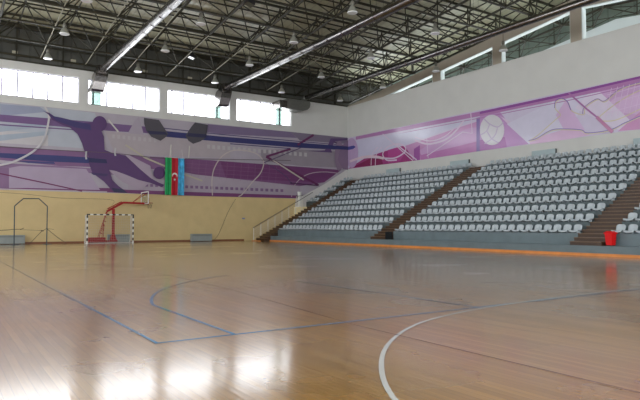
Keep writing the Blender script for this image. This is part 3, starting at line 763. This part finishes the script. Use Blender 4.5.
k0 = P(106.8, 211.5); k1 = P(123, 202.6); k2 = P(149, 203.6)
MB().tube([k0, k1], .08, rect=(.14, .16), up=(0, 1, 0)).tube([k1, k2], .08, rect=(.14, .17), up=(0, 1, 0)).build('arm', M_red, h)
mb = MB(); k0u = P(107.5, 208.6); k1u = P(121.5, 201.6)
for dy in (-.12, .12):
    a = (k0u[0], hy+dy, k0u[2]); c = (k1u[0], hy+dy, k1u[2]); mb.tube([a, c], .022, 6)
    for t in (.1, .4, .7, .95): mb.tube([(a[0]+(c[0]-a[0])*t, hy+dy, a[2]+(c[2]-a[2])*t), (k0[0]+(k1[0]-k0[0])*t, hy+dy*.5, k0[2]+(k1[2]-k0[2])*t)], .014, 5)
mb.build('arm_lattice', M_red, h)
mb = MB()
for dy in (-.1, .1):
    a = P(106.5, 212); c = P(98.5, 236.5); d = P(102.5, 236.5); mid = P(104, 224)
    mb.tube([(a[0], hy+dy, a[2]), (c[0], hy+dy*2, .42)], .024, 6); mb.tube([(mid[0], hy+dy, mid[2]), (d[0], hy+dy*2, .42)], .02, 6)
    for t in range(6):
        s = t/6; mb.tube([(a[0]+(c[0]-a[0])*s, hy+dy, a[2]+(c[2]-a[2])*s), (a[0]+.12+(d[0]-a[0]-.12)*(s+.08), hy+dy, a[2]+(c[2]-a[2])*(s+.08))], .012, 4)
mb.build('counterweight_strut', M_red, h)
BX = 13.22; y0, y1, z0, z1 = hy-.9, hy+.9, 2.93, 3.93
z0 = P(149.6, 203.8, y0)[2]; z1 = P(149.6, 191.2, y0)[2]
mb = MB().box(BX-.03, BX+.03, y0, y0+.06, z0, z1).box(BX-.03, BX+.03, y1-.06, y1, z0, z1).box(BX-.03, BX+.03, y0+.06, y1-.06, z1-.06, z1).box(BX-.03, BX+.03, y0+.06, y1-.06, z0, z0+.06)
bf = mb.build('backboard_frame', M_wht, h)
bp_ = MB().box(BX-.008, BX+.008, y0+.06, y1-.06, z0+.06, z1-.06).build('backboard', glass_mat('clear_board', (.93, .95, .95), .1), h)
mb = MB().box(BX+.009, BX+.013, hy-.3, hy+.3, z0+.55, z0+.6).box(BX+.009, BX+.013, hy-.3, hy+.3, z0+.12, z0+.17).box(BX+.009, BX+.013, hy-.3, hy-.25, z0+.17, z0+.55).box(BX+.009, BX+.013, hy+.25, hy+.3, z0+.17, z0+.55)
mb.build('target_square', M_wht, bp_)
q = P(132, 201.5)
mb = MB().tube([(q[0], hy, k1[2]), (BX-.02, hy-.5, z1-.15)], .02, 5).tube([(q[0], hy, k1[2]), (BX-.02, hy+.5, z1-.15)], .02, 5)
mb.build('brace', M_red, h)
rz = z0+.1; rc = BX+.15+.23
mb = MB().tube([(rc+.23*cos(2*pi*i/16), hy+.23*sin(2*pi*i/16), rz) for i in range(17)], .014, 6, caps=False).box(BX+.02, BX+.17, hy-.09, hy+.09, rz-.1, rz+.02).box(BX+.03, BX+.06, y0, y0+.1, rz-.05, rz+.35)
mb.build('rim', M_red, h)
mb = MB()
for i in range(8):
    t = 2*pi*i/8; t2 = t+pi/8
    mb.tube([(rc+.23*cos(t), hy+.23*sin(t), rz), (rc+.15*cos(t2), hy+.15*sin(t2), rz-.2), (rc+.12*cos(t), hy+.12*sin(t), rz-.42)], .008, 4, caps=False)
mb.build('hoop_net', M_wire, h)

# ------------------------------------------------------------------ arch frame at left
ay = 43.2; A = lambda px, py: onY(px, py, ay)
e = empty('arch_frame', 'dark blue grey metal arch frame with thin stays on the floor at far left', 'frame', (A(30, 244)[0], ay, 0))
pts = [(14, 244), (14.6, 206), (23.4, 198.6), (39, 198.6), (47.4, 206.4), (46.6, 244)]
Q = [A(*p) for p in pts]; Q[0] = (Q[0][0], ay, 0.02); Q[-1] = (Q[-1][0], ay, 0.02)
MB().tube([Q[0], Q[1]], .035, 8).build('upright', M_arch, e); MB().tube([Q[-1], Q[-2]], .035, 8).build('upright', M_arch, e)
MB().tube(Q[1:5], .035, 8).build('arch_top', M_arch, e)
mb = MB()
for x in (Q[0][0], Q[-1][0]): mb.box(x-.22, x+.3, ay-.12, ay+.12, 0, .03)
mb.build('foot_plate', M_arch, e)
mb = MB(); c0 = A(46.5, 228.5)
def st(px, py, y, z=None):
    q = onY(px, py, y); return (q[0], q[1], q[2] if z is None else z)
mb.tube([c0, A(41, 232), st(29, 243, ay-.3, .02)], .016, 5).tube([c0, A(57, 237), st(66, 243, ay+.9, .02)], .018, 5)
mb.tube([A(41, 230.5), A(43.5, 231)], .03, 5)
mb.build('stay', M_wire, e)
mb = MB().tube([A(-4, 230.5), A(8, 230), A(12, 229.4), A(21, 229.2), A(24, 228)], .018, 5).tube([A(20, 229.6), A(42, 230.6)], .01, 5).tube([c0, A(54, 229.5)], .01, 5)
mb.build('cross_stay', M_wire, e)

# ------------------------------------------------------------------ flag (vertical: green, red with crescent and star, blue)
fx0, fx1, fz0, fz1 = 15.0, 16.55, 3.68, 6.62
fl = empty('flag', 'tall hanging flag striped green, red and light blue with white crescent and star', 'flag', ((fx0+fx1)/2, L-.3, fz0))
def wav(x, z): return L-.33+.03*sin(x*14)+.012*sin(x*37+z*1.5)
mb = MB(); nxx, nzz = 36, 14
for i in range(nxx):
    for j in range(nzz):
        xa_, xb_ = fx0+(fx1-fx0)*i/nxx, fx0+(fx1-fx0)*(i+1)/nxx; za, zb_ = fz0+(fz1-fz0)*j/nzz, fz0+(fz1-fz0)*(j+1)/nzz
        mb.poly([(xa_, wav(xa_, za), za), (xb_, wav(xb_, za), za), (xb_, wav(xb_, zb_), zb_), (xa_, wav(xa_, zb_), zb_)], i*3//nxx)
M_fb = mat('flag_blue', (70, 168, 214), .8, noise=.35, nscale=3, stretch=(1.6, 1, 1))
mb.build('cloth', [mat('flag_green', (28, 150, 84), .8, noise=.12, nscale=3), mat('flag_red', (176, 22, 40), .8, noise=.12, nscale=3), M_fb], fl, smooth=True)
mb = MB(); cxm, czm = (fx0+fx1)/2, 5.22
def em(pts): 
    return [(x, wav(x, z)-.012, z) for x, z in pts]
# crescent opening downwards, star below it
N_ = 22; R1, R2 = .22, .17
outer = [(cxm+R1*cos(a), czm+R1*sin(a)) for a in [radians(-25)+radians(230)*i/N_ for i in range(N_+1)]]
inner = [(cxm+R2*cos(a), czm-.07+R2*sin(a)) for a in [radians(-5)+radians(190)*i/N_ for i in range(N_+1)]]
for i in range(N_): mb.poly(em([outer[i], outer[i+1], inner[i+1], inner[i]]))
mb.build('crescent', M_wht, fl)
mb = MB()
S = []
for i in range(16):
    rr_ = .11 if i % 2 == 0 else .055; t = pi/2+2*pi*i/16; S.append((cxm+rr_*cos(t), czm-.32+rr_*sin(t)))
for i in range(16): mb.poly(em([(cxm, czm-.32), S[i], S[(i+1) % 16]]))
mb.build('star', M_wht, fl)
mb = MB().tube([(fx0-.05, L-.33, fz1+.01), (fx1+.05, L-.33, fz1+.01)], .015, 6)
mb.tube([(fx0+.5, L-.33, fz1), (fx0+.55, L-.02, fz1+1.0)], .008, 4).tube([(fx1-.1, L-.33, fz1), (fx1-.1, L-.02, fz1+.7)], .008, 4)
mb.build('hanging_rod', M_wht, fl)
# sign and cable on the cream wall
q = onY(243.4, 218.5, L); tag(MB().box(q[0]-.13, q[0]+.13, L-.02, L-.003, q[2]-.06, q[2]+.06).build('wall_plate', M_sign), 'tiny blue plate alone on the cream wall left of the railing', 'plate')
C1 = [onY(*p, L) for p in ((235.5, 199), (228, 212), (223, 224), (218, 235), (213.5, 240.3))]
tag(MB().tube([(a, L-.015, c) for a, b_, c in catmull(C1)], .013, 4).build('wall_cable', M_wire), 'thin dark cable running down the cream wall to the floor convector', 'cable')
C1 = [onY(*p, L) for p in ((-20, 192), (0, 192.4), (30, 194.6), (60, 198), (110, 199.6), (112, 205))]
tag(MB().tube([(a, L-.015, c) for a, b_, c in catmull(C1)], .009, 4).build('wall_cable', M_wire), 'thin cable sagging along the top of the cream wall at left', 'cable')
# small vents on the dark cladding
for px, py, w in ((14.8, 52.6, 'leftmost, above the leftmost window'), (73.3, 61.2, 'second from left, just left of the first duct'), (144.8, 71.5, 'right of the leftmost duct'), (189.8, 78.4, 'left of the middle duct')):
    q = onY(px, py, L+.1)
    tag(MB().box(q[0]-.17, q[0]+.17, L+.02, L+.115, q[2]-.11, q[2]+.11).box(q[0]-.13, q[0]+.13, L+.01, L+.02, q[2]-.07, q[2]+.07).build('wall_box', mat('box_cream', (176, 170, 148), .5)), 'small pale box on the dark cladding, %s' % w, 'box', 'pale boxes on the dark cladding')

# ------------------------------------------------------------------ ducts
def duct(label, x, yend, z, elbow):
    e = empty('air_duct', label, 'duct', (x, yend, z), 'galvanised air ducts under the roof')
    n = int((yend-YN-.5)/1.5); R_ = .21 if x > 25 else .25
    mb = MB(); mb.tube([(x, YN+.1, z), (x, yend, z)], R_, 20); mb.build('pipe', M_zinc, e, smooth=True)
    mb = MB()
    for i in range(n):
        yy = yend-1.2-1.5*i; mb.tube([(x, yy-.025, z), (x, yy+.025, z)], R_+.006, 20)
    mb.build('joint_band', M_zinc, e).__setitem__('kind', 'stuff')
    mb = MB()
    for yy in range(0, int(yend), 6):
        if yy < 3: continue
        for s in (-1, 1): mb.tube([(x+s*R_, yy, z), (x+s*R_, yy, zb(yy)-.05)], .008, 4)
    mb.build('hanger', M_steel, e)
    elbow(e, x, yend, z, R_)
    return e
def elbow_down(e, x, y, z, R_):
    # square transition, curved drop, foot into the window
    mb = MB(); P = [(x, y-.15, z), (x, y+.1, z-.03)]
    mb.tube(P, 0, rect=[(.56, .5), (.8, .5)])
    mb.build('transition', M_zinc, e)
    mb = MB(); path = []; w = .82
    for i in range(9):
        t = pi/2*i/8; path.append((x-.12*i/8, y+.1+.3*sin(t), z-.03-.3*(1-cos(t))))
    for i in range(1, 9): path.append((x-.12-.2*i/8, y+.4, z-.33-.55*i/8))
    mb.tube(path, 0, rect=(w, .5), up=(1, 0, 0)) if False else None
    # built as a swept box in the yz plane
    sec = [(y+.02, z+.22), (y+.3, z+.18), (y+.55, z+.0), (L-.25, z-.25), (L-.12, z-.62), (L+.04, z-.75), (L+.04, z-1.5), (y+.75, z-1.66), (y+.3, z-1.62), (y+.06, z-1.5), (y-.04, z-.95), (y-.06, z-.55), (y, z-.27)]
    n0 = len(mb.v); k = len(sec)
    xs0, xs1 = x-.41, x+.45
    sh = lambda zz: -.28*max(0, (z-zz))/1.4
    mb.v += [(xs0+sh(b_), a, b_) for a, b_ in sec]+[(xs1+sh(b_), a, b_) for a, b_ in sec]
    mb.f.append(tuple(range(n0, n0+k))); mb.m.append(0); mb.f.append(tuple(range(n0+2*k-1, n0+k-1, -1))); mb.m.append(0)
    for i in range(k):
        j = (i+1) % k; mb.f.append((n0+i, n0+k+i, n0+k+j, n0+j)); mb.m.append(0)
    mb.build('outlet_box', M_zinc, e)
def elbow_side(e, x, y, z, R_):
    MB().tube([(x, y, z), (x, y+.25, z-.03), (x, y+.42, z-.15), (x, y+.5, z-.4)], R_, 16).build('bend', M_zinc_dk, e, smooth=True)
    sec = [(25.45, z-.25), (27.75, z-.25), (27.8, z-.5), (27.72, z-.8), (27.5, z-1.02), (27.0, z-1.17), (25.45, z-1.15)]
    MB().prism(sec, y+.2, L-.12).build('outlet_box', M_zinc_dk, e)
    MB().box(24.7, 25.45, y+.25, L+.04, z-1.12, z-.45).build('inlet_boot', M_zinc, e)
duct('leftmost bright galvanised round duct running to the end wall window', 9.95, 43.6, 12.6, elbow_down)
duct('middle galvanised round duct running from the end wall under the roof', 19.72, 43.5, 12.6, elbow_down)
duct('rightmost galvanised round duct, nearest the side wall openings', 27.25, 43.4, 12.6, elbow_side)

# ------------------------------------------------------------------ space frame roof
sf = empty('roof_space_frame', 'dark steel space frame of tubes carrying the pitched roof', 'roof truss', (10, RY, 12))
XS = [3*i for i in range(-4, 13)]; YS = [44.85]+[42-3*j for j in range(15)]+[-2.85]
def hull(y): return y
for j, y in enumerate(YS):
    mb = MB().tube([(XS[0], y, zb(y)), (XS[-1], y, zb(y))], .075, 6)
    for x in XS: mb.lathe([(.03, zb(y)-.11), (.11, zb(y)-.05), (.11, zb(y)+.05), (.03, zb(y)+.11)], x, y, 6)
    mb.build('bottom_chord', M_steel, sf)
for x in XS:
    mb = MB(); mp_ = MB()
    for a, b_ in zip(YS[:-1], YS[1:]):
        pale = x in (6, 9, 12, 15, 18, 24) and b_ >= (32.9 if x <= 12 else 35.9)
        (mp_ if pale else mb).tube([(x, a, zb(a)), (x, b_, zb(b_))], .075 if not pale else .032, 6)
    mb.build('cross_chord', M_steel, sf)
    if mp_.v: o = mp_.build('pale_tie', M_pale, sf); o['label'] = 'pale grey tie tube'
TX = [3*i+1.5 for i in range(-4, 12)]; TY = [(a+b_)/2 for a, b_ in zip(YS[:-1], YS[1:])]
for j, y in enumerate(TY):
    mb = MB().tube([(TX[0]-1.5, y, zt(y)), (TX[-1]+1.5, y, zt(y))], .055, 6)
    mb.box(XL, 37.3, y-.05, y+.05, zc(y)-.2, zc(y)-.05)
    for x in TX: mb.lathe([(.03, zt(y)-.1), (.1, zt(y)-.04), (.1, zt(y)+.04), (.04, zc(y)-.2)], x, y, 6)
    mb.build('top_chord', M_steel, sf)
    mb = MB()
    for x in TX:
        for dx in (-1.5, 1.5):
            for yy in (YS[j], YS[j+1]): mb.tube([(x, y, zt(y)), (x+dx, yy, zb(yy))], .042, 5, caps=False)
    mb.build('web_bracing', M_steel, sf)
for j, y in enumerate(YS[1:-1]):
    MB().box(XL, 37.3, y-.025, y+.025, zc(y)-.12, zc(y)-.03).build('purlin', M_steel, sf)
for k in range(15):
    yk = 1.5+3*k-1.5+1.5
    if yk > 44: continue
    zz = max(z_out(yk), 11.9)+.06; mb = MB()
    mb.lathe([(.05, zz-.06), (.12, zz), (.12, zz+.08), (.05, zz+.14)], 37.2, yk, 8)
    for dy in (-1.5, 1.5):
        mb.tube([(37.2, yk, zz), (36, yk+dy, zb(yk+dy))], .045, 5)
        mb.tube([(37.2, yk, zz), (36.05, yk+dy*3, zb(yk+dy*3))], .03, 5)
        mb.tube([(37.2, yk, zt(yk)), (36, yk+dy, zb(yk+dy))], .04, 5)
    mb.tube([(37.2, yk, zz), (37.2, yk, zt(yk))], .035, 5)
    mb.build('bearing_strut', M_steel, sf)
for x in TX:
    mb = MB()
    for a, b_ in zip(TY[:-1], TY[1:]): mb.tube([(x, a, zt(a)), (x, b_, zt(b_))], .045, 6)
    mb.build('top_cross_chord', M_steel, sf)

# ------------------------------------------------------------------ high bay lamps
lp = empty('high_bay_lamp', 'tmp', 'lamp', (0, 0, 0), 'bell shaped lamps hanging from the roof frame')
MB().lathe([(.29, 0), (.27, .03), (.2, .2), (.12, .32), (.09, .36)], 0, 0, 14).build('reflector', M_lampb, lp, smooth=True)
MB().lathe([(.26, -.03), (.28, 0.0)], 0, 0, 14).build('lens', M_lampg, lp)
MB().lathe([(.07, .36), (.1, .4), (.11, .52), (.08, .6), (.03, .66)], 0, 0, 12).build('ballast_housing', mat('ballast_grey', (120, 118, 108), .5), lp, smooth=True)
MB().tube([(0, 0, .66), (0, 0, 1.0)], .015, 5).build('suspension_rod', M_steel, lp)
first = True
rows = {42: 'row nearest the end wall', 36: 'second row from the end wall', 30: 'third row from the end wall', 24: 'fourth row from the end wall'}
vis = {42: (6, 12, 18, 24, 30), 36: (6, 12, 18, 24, 30), 30: (6, 12, 18, 24, 30), 24: (12, 18, 24, 30)}
for y, xs in vis.items():
    for i, x in enumerate(xs):
        o = lp if first else copy_tree(lp); first = False
        zz = 12.45
        o.location = (x+.1, y+.3, zz)
        for ch in o.children:
            if ch.name.startswith('suspension'): ch.scale = (1, 1, 1); ch.location = (0, 0, 0)
        k = ['first', 'second', 'third', 'fourth', 'fifth'][i]
        if o is lp: pass
        o['label'] = 'bell shaped hanging lamp, %s from the left in the %s' % (k if y != 24 else ['second', 'third', 'fourth', 'fifth'][i], rows[y])
        # longer hanger where the roof is higher
        need = zb(y)-zz
        for ch in o.children:
            if ch.name.startswith('suspension'): ch.scale.z = max(1, need/1.0); ch.location.z = .66*(1-max(1, need/1.0))
def flood(label, p, tilt):
    e = empty('floodlight', label, 'floodlight', p, 'floodlights in the roof')
    MB().prism([(-.18, 0), (.22, -.12), (.25, .1), (-.1, .3)], -.25, .25, 'y').build('housing', M_black, e).location = (0, 0, 0)
    MB().poly([(-.17, -.2, -.012), (.2, -.2, -.122), (.2, .2, -.122), (-.17, .2, -.012)][::-1]).build('lens', tilt, e).location = (0, 0, 0)
    MB().tube([(0, 0, .15), (0, 0, zb(p[1])-p[2])], .02, 5).build('bracket', M_black, e).location = (0, 0, 0)
q = onY(191, 57, 40); flood('small floodlight with a white lens between the first two lamp rows', q, M_lampg)
q = onY(249, 3.5, 27); flood('large black floodlight at the top edge, above the middle duct', q, mat('flood_glass_dark', (70, 74, 70), .2))

# ------------------------------------------------------------------ light
w = bpy.data.worlds.new('sky'); bpy.context.scene.world = w; w.use_nodes = True
bg = w.node_tree.nodes['Background']; bg.inputs[0].default_value = (.9, .95, 1.0, 1); bg.inputs[1].default_value = 1.0
def portal(name, loc, rot, sx, sy):
    l = bpy.data.lights.new(name, 'AREA'); l.shape = 'RECTANGLE'; l.size = sx; l.size_y = sy; l.cycles.is_portal = True
    o = bpy.data.objects.new(name, l); C.objects.link(o); o.location = loc; o.rotation_euler = rot
portal('portal_back', ((wins[0][0]+wins[-1][1])/2, L+.5, 11.15), (radians(-90), 0, 0), 36.2, 2.2)
portal('portal_front', ((wins[0][0]+wins[-1][1])/2, YN-.5, 8.35), (radians(90), 0, 0), 36.2, 7.6)
portal('portal_left', (XL-.5, 21, 8.35), (0, radians(-90), 0), 7.6, 48)
portal('portal_right', (OX+.5, 21, 10.4), (0, radians(90), 0), 2.1, 48)

cam = bpy.data.cameras.new('camera'); co = bpy.data.objects.new('camera', cam); C.objects.link(co)
cam.sensor_width = 36; cam.lens = F/640*36; cam.clip_end = 200
co.location = (0, 0, EYE); co.rotation_euler = (pi/2+PITCH, 0, -YAW)
sc = bpy.context.scene; sc.camera = co
for o in bpy.data.objects:
    if '_o' in o: del o['_o']
sc.view_settings.view_transform = 'Standard'; sc.view_settings.look = 'None'; sc.view_settings.gamma = 1; sc.view_settings.use_curve_mapping = False
sc.view_settings.exposure = 3.12
sc.cycles.max_bounces = 9; sc.cycles.diffuse_bounces = 6; sc.cycles.glossy_bounces = 4; sc.cycles.transparent_max_bounces = 8
sc.cycles.use_denoising = True
sc.cycles.sample_clamp_indirect = 6
